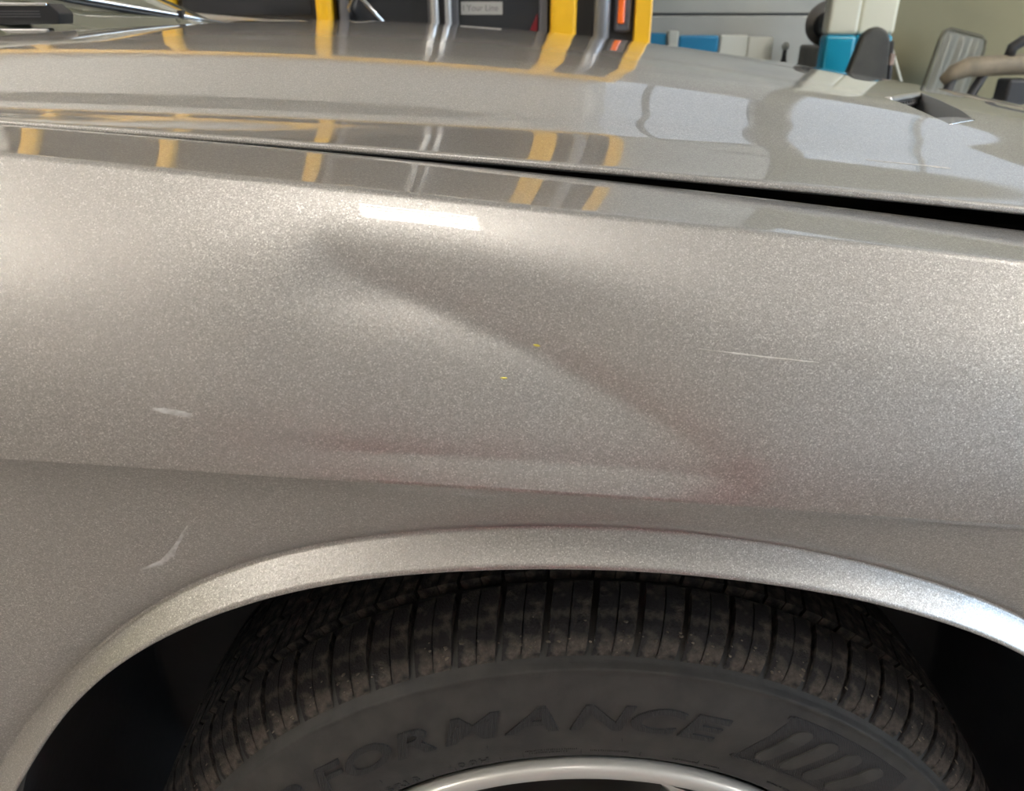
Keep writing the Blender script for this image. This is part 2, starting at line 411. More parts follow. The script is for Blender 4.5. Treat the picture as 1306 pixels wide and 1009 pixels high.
for nm, pts, ws, mm, lb in (
    ('scuff', [(-.2155, .8734), (-.207, .8720), (-.1978, .8701)], [.0016, .0030, .0020], M_SCUFF, 'short pale paint scuff'),
    ('scuff', [(-.2488, .7691), (-.2373, .7736), (-.2300, .7800), (-.2279, .7836), (-.2166, .8003)], [.001, .0032, .004, .0024, .001], M_SCUFF, 'curved pale paint scuff'),
    ('scratch', [(.0381, .8946), (.066, .8915), (.0949, .8885)], [.0004, .0010, .0004], M_SCUFF, 'fine straight scratch'),
    ('fleck', [(-.0398, .8944), (-.0382, .8942), (-.0366, .8939)], [.0006, .0015, .0006], M_FLECK, 'yellow fleck'),
    ('fleck', [(-.0555, .8814), (-.0537, .8813), (-.0522, .8812)], [.0004, .0010, .0004], M_FLECK, 'yellow fleck')):
    o = scuff(nm, pts, ws, mm, fend, fsurf); o['label'] = lb

# --- wheel arch liner and hood gutter
liner = revolve('wheel_liner', [(.462, -.012), (.452, .02), (.452, .30), (.445, .31), (.30, .315), (.05, .315)], M_LINER, None, 90, a0=R(-104), a1=R(104))
liner.location = (ACX, 0, WZ); cp(liner)
V = []; F = []
xs_ = [XB_ + (XF - XB_) * i / 60 for i in range(61)]
gp = ((YA + .0035, -.006), (YA + .006, -.030), (YA + .05, -.034), (YA + .09, -.026))
for x in xs_:
    for dy, dz in gp: V.append((x, dy, zA(x) + dz))
for i in range(60):
    for j in range(3): F.append((4 * i + j, 4 * i + j + 1, 4 * i + j + 5, 4 * i + j + 4))
cp(obj('hood_gutter', V, F, M_GUTTER, None, True))

# --- hood
HY = np.array([.10, .20, .26, .42, .66, .87])
def hood_lines(x):
    h0 = -.02901 * x * x - .08598 * x + .95495
    h1 = -.0448 * x * x - .05942 * x + .95769
    h2 = -.05784 * x * x - .06616 * x + .9673
    h3 = -.07552 * x * x - .07613 * x + .9907
    h4 = .01938 * x ** 3 - .08148 * x * x - .0826 * x + .99936
    return [h0, h1, h2, h3, h4, h4 + .0015]
def pchip(X, Y, q):
    n = len(X); h = np.diff(X); d = np.diff(Y) / h; m = np.zeros(n)
    for i in range(1, n - 1):
        if d[i - 1] * d[i] > 0:
            w1 = 2 * h[i] + h[i - 1]; w2 = h[i] + 2 * h[i - 1]; m[i] = (w1 + w2) / (w1 / d[i - 1] + w2 / d[i])
    m[0] = d[0]; m[-1] = 0
    out = np.zeros_like(q)
    for j, v in enumerate(q):
        i = min(n - 2, max(0, int(np.searchsorted(X, v) - 1))); t = (v - X[i]) / h[i]
        out[j] = (1 + 2 * t) * (1 - t) ** 2 * Y[i] + t * (1 - t) ** 2 * h[i] * m[i] + t * t * (3 - 2 * t) * Y[i + 1] + t * t * (t - 1) * h[i] * m[i + 1]
    return out
def hood_z(x, y):
    y = y if y <= .87 else 1.74 - y
    return float(pchip(HY, np.array(hood_lines(x)), np.array([y]))[0])
def x_rear(y):
    y = y if y <= .87 else 1.74 - y
    return -.66 + .32 * ((y - .10) / .77) ** 1.6
def x_front(y):
    y = y if y <= .87 else 1.74 - y
    return .70 + .14 * ((y - .10) / .77) ** .7
VENT = [(.306, .426), (.407, .570), (.360, .362), (.322, .330)]   # rear-near, rear-far, front-far, front-near (x, y)
def hood():
    bm = bmesh.new(); nx = 150
    ys = sorted(set(list(np.linspace(.10, .87, 110)) + list(1.74 - np.linspace(.10, .87, 50))))
    rows = []
    for i in range(nx + 1):
        row = []; t = i / nx
        for k, (dy, dz) in enumerate(((.022, -.0065), (.001, -.0044), (-.0008, -.0034), (-.0010, -.0018), (-.0005, -.0005))):
            y = .10; x = x_rear(y) + (x_front(y) - x_rear(y)) * t
            row.append((x, y + dy, hood_z(x, y) + dz))
        for y in ys:
            x = x_rear(y) + (x_front(y) - x_rear(y)) * t
            row.append((x, y, hood_z(x, y)))
        rows.append([bm.verts.new(v) for v in row])
    for a, b in zip(rows, rows[1:]):
        for k in range(len(a) - 1): bm.faces.new((a[k], b[k], b[k + 1], a[k + 1]))
    # rear and front edges turn down
    for row, dx in ((rows[0], -.003), (rows[-1], .004)):
        low = [bm.verts.new((v.co.x + dx, v.co.y, v.co.z - .02)) for v in row]
        for k in range(len(row) - 1): bm.faces.new((row[k], row[k + 1], low[k + 1], low[k]))
    # the vent opening, cut with clean edges
    for sgn in (0,):
        q = [(x, y if not sgn else 1.74 - y) for x, y in VENT]
        cx = sum(p[0] for p in q) / 4; cy = sum(p[1] for p in q) / 4
        near = [f for f in bm.faces if abs(f.calc_center_median().x - cx) < .16 and abs(f.calc_center_median().y - cy) < .14 and f.normal is not None]
        for i in range(4):
            a, b = q[i], q[(i + 1) % 4]; n = Vector((b[1] - a[1], -(b[0] - a[0]), 0))
            near = [f for f in bm.faces if abs(f.calc_center_median().x - cx) < .16 and abs(f.calc_center_median().y - cy) < .14]
            geom = near + list({e for f in near for e in f.edges}) + list({v for f in near for v in f.verts})
            bmesh.ops.bisect_plane(bm, geom=geom, plane_co=(a[0], a[1], 0), plane_no=n, dist=1e-6)
        def inside(p):
            s = [(q[(i + 1) % 4][0] - q[i][0]) * (p.y - q[i][1]) - (q[(i + 1) % 4][1] - q[i][1]) * (p.x - q[i][0]) for i in range(4)]
            return all(v > 0 for v in s) or all(v < 0 for v in s)
        kill = [f for f in bm.faces if inside(f.calc_center_median())]
        bmesh.ops.delete(bm, geom=kill, context='FACES')
    return cp(from_bm('hood', bm, M_PAINT, None, True))
hd = hood()
tag(hd, 'silver hood with a raised centre and a vent')
def vent(sgn):
    q = [(x, y if not sgn else 1.74 - y) for x, y in VENT]
    def pt(s, t):
        x = (1 - s) * ((1 - t) * q[0][0] + t * q[1][0]) + s * ((1 - t) * q[3][0] + t * q[2][0])
        y = (1 - s) * ((1 - t) * q[0][1] + t * q[1][1]) + s * ((1 - t) * q[3][1] + t * q[2][1])
        return x, y
    dep = lambda s: -.030 * (1 - s) ** 1.1 - .0005
    n = 14; V = []; F = []
    for i in range(n + 1):
        for j in range(n + 1):
            x, y = pt(i / n, j / n); V.append((x, y, hood_z(x, y) + dep(i / n)))
    for i in range(n):
        for j in range(n): F.append((i * (n + 1) + j, (i + 1) * (n + 1) + j, (i + 1) * (n + 1) + j + 1, i * (n + 1) + j + 1))
    M = new_mat('vent_ramp_grey', (.30, .315, .325), .35, .3)
    r = obj('vent_ramp', V, F, M, hd, True)
    V = []; F = []
    for t in (0, 1):
        b = len(V)
        for i in range(n + 1):
            x, y = pt(i / n, t); z = hood_z(x, y); V += [(x, y, z), (x, y, z + dep(i / n))]
        for i in range(n): F.append((b + 2 * i, b + 2 * i + 1, b + 2 * i + 3, b + 2 * i + 2))
    obj('vent_side', V, F, M, hd)
    # dark throat with a mesh of small bars behind the rear lip
    V = []; F = []
    for j in range(n + 1):
        x, y = pt(0, j / n); z = hood_z(x, y); V += [(x - .03, y, z - .004), (x - .03, y, z - .034), (x, y, z - .034)]
    for j in range(n):
        for k in range(2): F.append((3 * j + k, 3 * j + k + 1, 3 * j + k + 4, 3 * j + k + 3))
    obj('vent_throat', V, F, M_GUTTER, hd)
    bar = None
    for j in range(1, 12):
        x, y = pt(.03, j / 12); z = hood_z(x, y)
        bm = bmesh.new(); bm_tube(bm, [(x, y, z - .006), (x, y, z - .031)], .0016, 6); from_bm('grille_bar', bm, M_BLACK, hd, True)
    for k in range(3):
        pts = []
        for j in range(9):
            x, y = pt(.03, j / 8); pts.append((x, y, hood_z(x, y) - .011 - .008 * k))
        bm = bmesh.new(); bm_tube(bm, pts, .0018, 6); from_bm('grille_bar', bm, M_BGREY, hd, True)
    # bright rolled lip along the rear edge of the opening
    pts = []
    for j in range(13):
        x, y = pt(0, j / 12); pts.append((x + .001, y, hood_z(x, y) - .0035))
    bm = bmesh.new(); bm_tube(bm, pts, .0042, 10); from_bm('vent_lip', bm, M_PAINT, hd, True)
    pts = []
    for j in range(13):
        x, y = pt(1, j / 12); pts.append((x, y, hood_z(x, y) - .0006))
    bm = bmesh.new(); bm_tube(bm, pts, .0012, 8); from_bm('vent_front_trim', bm, M_CHROME, hd, True)
vent(0)

def hsurf(x, y, off): return (x, y, hood_z(x, y) + off)
o = scuff('scuff', [(.196, .1905), (.2138, .1890), (.235, .1885), (.245, .1870), (.254, .1862)], [.0006, .0014, .0024, .0045, .0012], M_SCUFF, hd, hsurf, .0004); o['label'] = 'pale scuff near the hood edge'
# --- cowl, windscreen, wiper
def x_glass(y):
    y = y if y <= .87 else 1.74 - y
    return -.72 + .33 * ((max(.06, y) - .06) / .81) ** 1.3
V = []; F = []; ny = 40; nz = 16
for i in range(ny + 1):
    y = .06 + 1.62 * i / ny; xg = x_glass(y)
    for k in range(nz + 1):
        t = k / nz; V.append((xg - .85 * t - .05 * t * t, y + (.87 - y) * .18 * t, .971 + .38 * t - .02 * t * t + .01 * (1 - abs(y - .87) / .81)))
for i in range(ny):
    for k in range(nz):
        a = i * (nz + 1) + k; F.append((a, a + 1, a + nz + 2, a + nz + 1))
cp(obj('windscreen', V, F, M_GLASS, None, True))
V = []; F = []
for i in range(ny + 1):
    y = .12 + 1.5 * i / ny; a, b = x_rear(y), x_glass(y); zz = hood_z(a, y)
    for t, dz in ((0, -.026), (.3, -.022), (.6, -.020), (1.02, -.002)): V.append((a + (b - a) * t, y, zz + dz))
for i in range(ny):
    for k in range(3): F.append((4 * i + k, 4 * i + k + 1, 4 * i + k + 5, 4 * i + k + 4))
cp(obj('cowl', V, F, M_BLACK, None, True))
wc = cp(prism('wiper_cap', [(-.86, 1.0165), (-.556, 1.0205), (-.5535, 1.0310), (-.564, 1.0412), (-.86, 1.0445)], .600, .632, M_BLACK, None, .0012))
box('ribbed_inset', (-.662, .5985, 1.0275), (-.632, .602, 1.0345), M_GUTTER, wc)
for k in range(3): box('rib', (-.80, .5987, 1.0275 + .0027 * k), (-.666, .602, 1.0286 + .0027 * k), M_BGREY, wc)
for k in range(3): box('rib', (-.628, .5987, 1.0275 + .0027 * k), (-.575, .602, 1.0286 + .0027 * k), M_BGREY, wc)
box('bright_edge', (-.86, .5985, 1.0385), (-.565, .605, 1.0420), M_CHROME, wc, .0008)
cp(box('cowl_strip', (-.86, .59, 1.0095), (-.565, .605, 1.0165), M_CHROME, None, .002))
wa = cp(tube('wiper_arm', [(-.72, .63, 1.064), (-.649, .69, 1.0625), (-.588, .74, 1.0462), (-.508, .84, 1.0264), (-.464, .88, 1.0152)], [.0035, .0035, .0035, .003, .0018], M_CHROME, None, 8))
tube('wiper_blade', [(-.72, .626, 1.058), (-.649, .684, 1.0565), (-.588, .734, 1.0412), (-.508, .834, 1.0218), (-.468, .874, 1.0120)], .003, M_BLACK, wa, 6)
box('clip', (-.512, .832, 1.0195), (-.505, .846, 1.033), M_BLACK, wa, .001)

# --- the rest of the body that closes the car
cp(fender('far_fender', True))
M_BLOCKER = M_GUTTER
cp(box('under_hood_blocker', (-.60, .36, .30), (.60, 1.38, .86), M_BLOCKER, None, .02))  # unseen dark box added to stop light passing under the hood
# front door and sill behind the fender
V = []; F = []
nd = 30
for i in range(2):
    x = XB_ - .006 - 1.0 * i
    xx = XB_
    for k in range(nd + 1):
        z = .20 + (zB(xx) + .01 - .20) * k / nd; V.append((x, y_fender(xx, min(z, zB(xx))) if z > .25 else y_fender(xx, .25), z))
for k in range(nd): F.append((k, k + 1, nd + 1 + k + 1, nd + 1 + k))
dro = cp(obj('front_door', V, F, M_PAINT, None, True))
# nose: bumper face swept round the front, up to the hood
def nose(y, t):
    m_ = y if y <= .87 else 1.74 - y
    if m_ < .10: x = XF + .003 + (x_front(.10) - .01 - XF) * max(0, (m_ + .045) / .145) ** .55; zt = .775 + (hood_z(.69, .10) - .012 - .775) * min(1, (m_ + .045) / .10)
    else: x = x_front(m_) - .007; zt = hood_z(x, m_) - .012
    bulge = .045 * math.sin(PI * min(1, t * 1.05)) * min(1, (m_ + .05) / .2) + .05 * (1 - t) * min(1, (m_ + .05) / .3)
    return (x + bulge, y, .20 + (zt - .20) * t)
V = []; F = []; nb = 60; nt2 = 16
for i in range(nb + 1):
    for k in range(nt2 + 1): V.append(nose(-.043 + 1.826 * i / nb, k / nt2))
for i in range(nb):
    for k in range(nt2): a_ = i * (nt2 + 1) + k; F.append((a_, a_ + 1, a_ + nt2 + 2, a_ + nt2 + 1))
cp(obj('front_bumper', V, F, M_PAINT, None, True))
for mir in (0, 1):
    V = []; F = []
    for i in range(13):
        for k in range(5):
            y = .0 + .36 * i / 12; x, y, z = nose(y, .80 + .13 * k / 4); V.append((x + .005, y if not mir else 1.74 - y, z))
    for i in range(12):
        for k in range(4): a_ = i * 5 + k; F.append((a_, a_ + 1, a_ + 6, a_ + 5))
    cp(obj('headlamp', V, F, M_BGLASS, None, True))
V = []; F = []
for i in range(21):
    for k in range(5):
        x, y, z = nose(.45 + .84 * i / 20, .62 + .22 * k / 4); V.append((x + .005, y, z))
for i in range(20):
    for k in range(4): a_ = i * 5 + k; F.append((a_, a_ + 1, a_ + 6, a_ + 5))
cp(obj('grille', V, F, M_BLACK, None, True))

# --- tyre
tyre = revolve('tyre', [(.238, .012), (.243, .002), (.2475, -.003), (.252, -.0075), (.254, -.0078), (.262, -.0100), (.28, -.0125), (.30, -.0118), (.312, -.0085), (.3205, -.0045),
    (.3235, -.0036), (.3250, -.0038), (.3262, -.0026), (.3268, .0006), (.329, .003), (.336, .008), (.344, .018), (.3475, .030), (.3495, .047), (.350, .10), (.3495, .16), (.346, .19), (.336, .205), (.30, .222), (.26, .22), (.238, .20)], M_RUB, None, 220)
tyre.location = (WX, 0, WZ); cp(tyre); tyre['label'] = 'black tyre with dusty shoulder blocks and raised lettering'
def wedge(bm, prof, deep, a0, a1, skew, n=3):
    rings = []
    k = len(prof)
    for i in range(n + 1):
        a = a0 + (a1 - a0) * i / n; top = []; bot = []
        for j, (r, y) in enumerate(prof):
            aa = a + skew * j / (k - 1)
            top.append(bm.verts.new((r * math.sin(aa), y, r * math.cos(aa))))
            r2 = r - deep[j][0]; y2 = y + deep[j][1]
            bot.append(bm.verts.new((r2 * math.sin(aa), y2, r2 * math.cos(aa))))
        rings.append((top, bot))
    for (t0, b0), (t1, b1) in zip(rings, rings[1:]):
        for j in range(k - 1): bm.faces.new((t0[j], t0[j + 1], t1[j + 1], t1[j]))
        bm.faces.new((t0[0], t1[0], b1[0], b0[0])); bm.faces.new((t0[-1], b0[-1], b1[-1], t1[-1]))
    for t, b in (rings[0], rings[-1]):
        for j in range(k - 1): bm.faces.new((t[j], b[j], b[j + 1], t[j + 1]))
NB = 72; st = 2 * PI / NB
def row(prof, deep, gap, sipe, skew, phase, jag=None):
    first = None
    for i in range(NB):
        if first is None:
            bm = bmesh.new(); h = st - gap
            wedge(bm, prof, deep, 0, h * .5 - sipe / 2, skew); wedge(bm, prof, deep, h * .5 + sipe / 2, h, skew)
            first = from_bm('tread_block', bm, M_TREAD, tyre); first.rotation_euler[1] = phase
        else:
            o = first.copy(); COL.objects.link(o); o.parent = tyre; o.rotation_euler[1] = phase + i * st
sh_prof = [(.3285, .0035), (.3335, .0045), (.3395, .0085), (.3465, .0155), (.3520, .0245), (.3555, .0335), (.3570, .0445)]
row(sh_prof, [(.002, .004), (.003, .005), (.004, .006), (.006, .004), (.008, .002), (.008, 0), (.0085, -.001)], R(.78), R(.14), R(1.5), 0)
row([(.3572, .0560), (.3580, .075), (.3582, .0940)], [(.009, 0)] * 3, R(.45), R(.14), R(1.4), R(1.1))
bm = bmesh.new()
for i in range(NB):
    for pr in ([(.3582, .1025), (.3581, .125), (.3575, .1430)], [(.3570, .1510), (.3545, .172), (.3470, .1900), (.335, .2000)]):
        wedge(bm, pr, [(.009, 0)] * len(pr), i * st, (i + 1) * st - R(.5), R(1.0), 2)
o = from_bm('tread_blocks_inner', bm, M_TREAD, tyre); tag(o, kind='stuff')
# dirt crumbs caked low on the shoulder blocks
bm = bmesh.new(); rnd = random.Random(9)
for i in range(150):
    a = rnd.uniform(R(-62), R(62)); t = rnd.gauss(.36, .10); t = max(.02, min(.8, t)); q = t * 6; j = int(q); fr = q - j
    r = sh_prof[j][0] * (1 - fr) + sh_prof[j + 1][0] * fr; y = sh_prof[j][1] * (1 - fr) + sh_prof[j + 1][1] * fr
    s = rnd.uniform(.0005, .0016)
    m4 = Matrix.Translation((r * math.sin(a), y, r * math.cos(a))) @ Matrix.Rotation(a, 4, 'Y') @ Matrix.Rotation(rnd.uniform(0, 6), 4, 'Z') @ Matrix.Diagonal((s * rnd.uniform(.6, 1.6), s, s * .4, 1))
    bmesh.ops.create_icosphere(bm, subdivisions=1, radius=1, matrix=m4)
tag(from_bm('dirt_crumbs', bm, noisy(new_mat('dry_mud', (.2, .17, .13), .9), (.12, .10, .08), (.26, .22, .17), 300), tyre), kind='stuff')

def side_y(r):
    return float(np.interp(r, [.2475, .252, .254, .262, .28, .30, .312, .3205], [-.003, -.0075, -.0078, -.0100, -.0125, -.0118, -.0085, -.0045]))
def glyph(name, ch, ac, r0, h, wx, shear, mat, rise=.0007):
    cu = bpy.data.curves.new('letter_curve', 'FONT'); cu.body = ch; cu.align_x = 'CENTER'; cu.size = 1.0; cu.extrude = .5; cu.resolution_u = 4; cu.offset = .022
    to = bpy.data.objects.new('letter_tmp', cu); COL.objects.link(to)
    me = bpy.data.meshes.new_from_object(to.evaluated_get(bpy.context.evaluated_depsgraph_get()))
    bpy.data.objects.remove(to); bpy.data.curves.remove(cu)
    for v in me.vertices:
        u, q, z = v.co.x, v.co.y - .35, v.co.z
        r = r0 + q * h; a = R(ac) + (u * wx * h + shear * q * h) / r
        v.co = (r * math.sin(a), side_y(r) - rise * (z + .5) + .0002, r * math.cos(a))
    me.materials.append(mat)
    o = bpy.data.objects.new(name, me); COL.objects.link(o); o.parent = tyre; return o
LET = [('P', -55.6), ('E', -49.0), ('R', -42.6), ('F', -36.2), ('O', -29.8), ('R', -22.9), ('M', -15.0), ('A', -6.6), ('N', 1.7), ('C', 8.4), ('E', 14.6)]
for ch, a in LET: glyph('letter', ch, a, .2935, .0275, 1.75 if ch not in 'EF' else 1.9, .45, M_LETTER, .0016)
def arc_text(txt, a_end, r0, h, wx=1.0):
    a = a_end
    for ch in reversed(txt):
        if ch != ' ': glyph('letter', ch, a, r0, h, wx, .1, M_LETTER, .0008)
        a -= math.degrees((.72 if ch not in '1/ ' else .55) * h * wx / r0)
arc_text('235/55R18', -26.6, .2575, .0092, 1.15)
arc_text('100H', -15.4, .2585, .0092, 1.2)
# moulded ticks and the fine ribs of the unreadable small print
bm = bmesh.new()
def tick(a, r0, r1, wd=.0005):
    ys_ = side_y((r0 + r1) / 2)
    bm_box(bm, (-wd / 2, ys_ - .0006, r0), (wd / 2, ys_ + .001, r1), 0, 1, Matrix.Rotation(R(a), 4, 'Y'))
for a, r0, r1 in ((-24.0, .253, .258), (-20.2, .2525, .257), (-13.0, .255, .258), (-9.5, .2555, .261), (-.9, .2555, .261), (7.9, .256, .2605), (-14.0, .272, .2745), (-31, .268, .271), (16.8, .257, .2605), (4.6, .271, .2735)): tick(a, r0, r1)
rnd = random.Random(3)
for a0_, a1_, rr, hh in ((-9, -1.4, .261, .0014), (-8.5, -3, .2578, .0012), (.5, 6, .2585, .0012), (13, 17, .2565, .0012), (18, 20.5, .2565, .001), (28.5, 33, .2595, .0013)):
    a = a0_
    while a < a1_: tick(a, rr, rr + hh * rnd.uniform(.6, 1.1), .0006); a += rnd.uniform(.22, .4)
tag(from_bm('moulded_print', bm, M_LETTER, tyre), kind='stuff')
# emblem: slanted raised plate with four slots
def polar_patch(name, quads, mat, rise):
    V = []; F = []
    for poly in quads:
        b = len(V); n = len(poly)
        for lv in (rise, -.0005):
            for a, r in poly:
                V.append((r * math.sin(R(a)), side_y(r) - lv, r * math.cos(R(a))))
        F.append(tuple(range(b, b + n))); 
        for i in range(n): F.append((b + i, b + (i + 1) % n, b + n + (i + 1) % n, b + n + i))
    bm = bmesh.new(); o = obj(name, V, F, mat); bm.from_mesh(o.data); bmesh.ops.recalc_face_normals(bm, faces=bm.faces); bm.to_mesh(o.data); bm.free()
    o.parent = tyre; return o
def rail(a0, r0, a1, r1, wd, n=8):
    """ribbon between two polar points, width in r"""
    q = []
    for i in range(n):
        t0, t1 = i / n, (i + 1) / n
        p = [(a0 + (a1 - a0) * t, r0 + (r1 - r0) * t) for t in (t0, t1)]
        q.append([(p[0][0], p[0][1] - wd / 2), (p[1][0], p[1][1] - wd / 2), (p[1][0], p[1][1] + wd / 2), (p[0][0], p[0][1] + wd / 2)])
    return q
E0, E1 = .2745, .3165
polar_patch('emblem_field', [[(20.4 + 21.6 * i / 14 + (4.6 - 2.6 * i / 14) * j / 6, E0 + (E1 - E0) * j / 6), (20.4 + 21.6 * (i + 1) / 14 + (4.6 - 2.6 * (i + 1) / 14) * j / 6, E0 + (E1 - E0) * j / 6), (20.4 + 21.6 * (i + 1) / 14 + (4.6 - 2.6 * (i + 1) / 14) * (j + 1) / 6, E0 + (E1 - E0) * (j + 1) / 6), (20.4 + 21.6 * i / 14 + (4.6 - 2.6 * i / 14) * (j + 1) / 6, E0 + (E1 - E0) * (j + 1) / 6)] for i in range(14) for j in range(6)], M_LETTER, .0004)
polar_patch('emblem_outline', rail(20.4, E0, 42, E0, .0016, 14) + rail(25.0, E1, 44, E1, .0012, 14) + [[(20.0, E0), (20.6, E0), (25.1, E1), (24.5, E1)]], M_LETTER, .0009)
for k in range(4):
    a = 22.6 + 4.0 * k; lo, hi = E0 + .0045, E1 - .005; sl = 3.9; wd = 2.3
    qs = []; fs = (0, .03, .08, .15, .3, .5, .7, .85, .92, .97, 1)
    def ends(f):
        ins = .75 * max(0, 1 - min(f, 1 - f) / .12) ** 2; base = a + sl * f
        return base + ins, base + wd - ins, lo + (hi - lo) * f
    for f0, f1 in zip(fs, fs[1:]):
        l0, h0, r0_ = ends(f0); l1, h1, r1_ = ends(f1); qs.append([(l0, r0_), (h0, r0_), (h1, r1_), (l1, r1_)])
    polar_patch('emblem_bar', qs, M_RUB, .0016)

# --- alloy wheel
rim = revolve('wheel_rim', [(.2445, -.002), (.2462, -.0085), (.2455, -.0125), (.2425, -.0140), (.2365, -.0135), (.2335, -.0110), (.2315, -.0065), (.2290, .004), (.2240, .02), (.2180, .045), (.2130, .10), (.2130, .20)], M_RIM, None, 200)
rim.location = (WX, 0, WZ); cp(rim)
def spoke_mesh():
    bm = bmesh.new(); secs = []
    for r, ha, yf in ((.055, 30, .022), (.08, 21, .014), (.11, 13.5, .006), (.145, 11, 0), (.175, 11, -.004), (.20, 12.5, -.006), (.216, 15, -.007), (.226, 19, -.0075), (.2335, 24, -.008)):
        ring = []
        for f, dy in ((-1, .035), (-1, .004), (-.88, 0), (-.3, -.001), (.3, -.001), (.88, 0), (1, .004), (1, .035)):
            a = R(ha * f); ring.append(bm.verts.new((r * math.sin(a), yf + dy, r * math.cos(a))))
        secs.append(ring)
    for a, b in zip(secs, secs[1:]):
        for k in range(8): bm.faces.new((a[k], a[(k + 1) % 8], b[(k + 1) % 8], b[k]))
    bm.faces.new(secs[0]); bm.faces.new(secs[-1][::-1])
    return from_bm('spoke', bm, M_RIM, rim, True)
s0 = spoke_mesh(); s0.rotation_euler[1] = R(32)
for k in range(1, 5):
    o = s0.copy(); COL.objects.link(o); o.parent = rim; o.rotation_euler[1] = R(32 + 72 * k)
hub = revolve('hub', [(.001, .012), (.030, .013), (.034, .018), (.070, .024), (.072, .05), (.001, .05)], M_RIM, None, 60); hub.parent = rim
for k in range(5):
    a = R(32 + 36 + 72 * k)
    n_ = revolve('lug_nut', [(.001, .004), (.008, .005), (.0095, .010), (.0095, .03)], M_CHROME, None, 6, smooth=False); n_.parent = rim; n_.location = (.057 * math.sin(a), 0, .057 * math.cos(a))
d_ = revolve('brake_disc', [(.06, .085), (.165, .085), (.165, .110), (.06, .110)], M_DISC, None, 80, closed=True); d_.location = (WX, 0, WZ); cp(d_)

# ------------------------------------------------------------------ the yellow bus beyond the hood
bus = tag(empty('bus', (-2.0, 3.9, ZF)), 'yellow bus with dark glass door parked beyond the hood', 'bus')
BI = Matrix.Translation(-Vector(bus.location)); YS = 2.9
def bp(o): o.parent = bus; o.matrix_parent_inverse = BI; return o
def bb(name, lo, hi, m, bev=.0, seg=2): return bp(box(name, lo, hi, m, None, bev, seg))
X0, X1 = -5.2, .475
ZR = 2.65; ZW = 1.86
bb('body_core', (X0 + .05, YS + .12, .45), (X1 - .05, 4.9, ZR - .06), M_BRUB, .05)
bb('lower_side', (X0, YS, .42), (-.735, YS + .12, .985), M_YEL, .015)
bb('rub_rail', (X0, YS - .02, .60), (-.735, YS, .66), M_BRUB, .006)
bb('roof_rail', (X0, YS, ZW), (X1, YS + .12, ZW + .12), M_YEL, .02)
bb('roof', (X0, YS + .03, ZW + .12), (X1, 4.95, ZR), new_mat('bus_roof_white', (.62, .62, .60), .4), .16, 5)
posts = [-5.15, -4.58, -4.01, -3.44, -2.87, -2.30, -1.90, -1.35, -.755]
for x in posts: bb('post', (x - .03, YS - .004, .95), (x + .03, YS + .12, ZW + .01), M_YEL, .012)
for a, b in zip(posts, posts[1:]):
    f = bb('window', (a + .035, YS + .05, .985), (b - .035, YS + .075, ZW), M_BRUB, .004)
    g_ = box('pane', (a + .055, YS + .042, 1.005), (b - .055, YS + .05, ZW - .02), M_BGLASS); g_.parent = f
    s_ = box('sash_bar', (a + .055, YS + .034, 1.40), (b - .055, YS + .046, 1.42), M_BGREY); s_.parent = f
# entrance door: two dark glazed leaves
dl = bb('door_leaf', (-.70, YS + .045, .42), (-.335, YS + .075, ZW), M_BGLASS, .004)
dr2 = bb('door_leaf', (-.285, YS + .045, .42), (.085, YS + .075, ZW), M_BGLASS, .004)
for lf, a, b in ((dl, -.70, -.335), (dr2, -.285, .085)):
    for lo, hi in (((a, YS + .02, .42), (a + .032, YS + .06, ZW)), ((b - .032, YS + .02, .42), (b, YS + .06, ZW)), ((a + .032, YS + .02, .42), (b - .032, YS + .06, .56)), ((a + .032, YS + .02, ZW - .06), (b - .032, YS + .06, ZW))):
        o = box('door_frame', lo, hi, M_BGREY, None, .004); o.parent = lf
for x in (-.339, -.289):
    bp(tube('door_edge_strip', [(x, YS - .002, .43), (x, YS - .002, ZW - .01)], .0155 if x < -.3 else .0125, new_mat('pale_aluminium', (.72, .73, .74), .3, .6), None, 12))
bb('door_seal', (-.330, YS + .01, .42), (-.300, YS + .07, ZW), M_BRUB)
hb = bp(tube('grab_handle', [(-.64, YS + .03, .99), (-.655, YS - .02, 1.03), (-.63, YS - .03, 1.075), (-.60, YS - .03, 1.058), (-.535, YS - .03, .985), (-.52, YS + .03, .975)], .0085, M_CHROME, None, 8))
# paper notice in the door glass
nt_o = bb('notice', (-.243, YS + .040, 1.006), (-.086, YS + .0445, 1.050), new_mat('notice_paper', (.36, .35, .33), .7))
cu = bpy.data.curves.new('notice_text_curve', 'FONT'); cu.body = 'l Your Line'; cu.size = .030; cu.extrude = .0003
to = bpy.data.objects.new('notice_tmp', cu); COL.objects.link(to)
me = bpy.data.meshes.new_from_object(to.evaluated_get(bpy.context.evaluated_depsgraph_get())); bpy.data.objects.remove(to)
me.materials.append(new_mat('notice_ink', (.12, .12, .12), .8))
tx = bpy.data.objects.new('notice_text', me); COL.objects.link(tx); tx.rotation_euler = (R(90), 0, 0); tx.location = (-.237, YS + .0395, 1.019)
tx.parent = nt_o
bp(prism('red_reflector', [(-.005, .90), (.046, .90), (.046, 1.01)], YS + .036, YS + .044, new_mat('dark_red', (.22, .012, .02), .3)))
bb('front_post', (.095, YS - .012, .42), (.193, YS + .12, ZW + .01), M_YEL, .016, 3)
bb('front_quarter', (.193, YS + .03, .42), (.415, YS + .12, ZW), M_BRUB, .004)
bp(tube('sheen_tube', [(.288, YS + .006, .42), (.288, YS + .006, ZW)], .03, new_mat('sheen_grey', (.30, .31, .33), .35, .5), None, 14))  # grey tube stands in for an upright reflection on the black quarter
lh = bb('lamp_housing', (.336, YS + .004, .945), (.400, YS + .035, 1.16), M_BGREY, .014, 3)
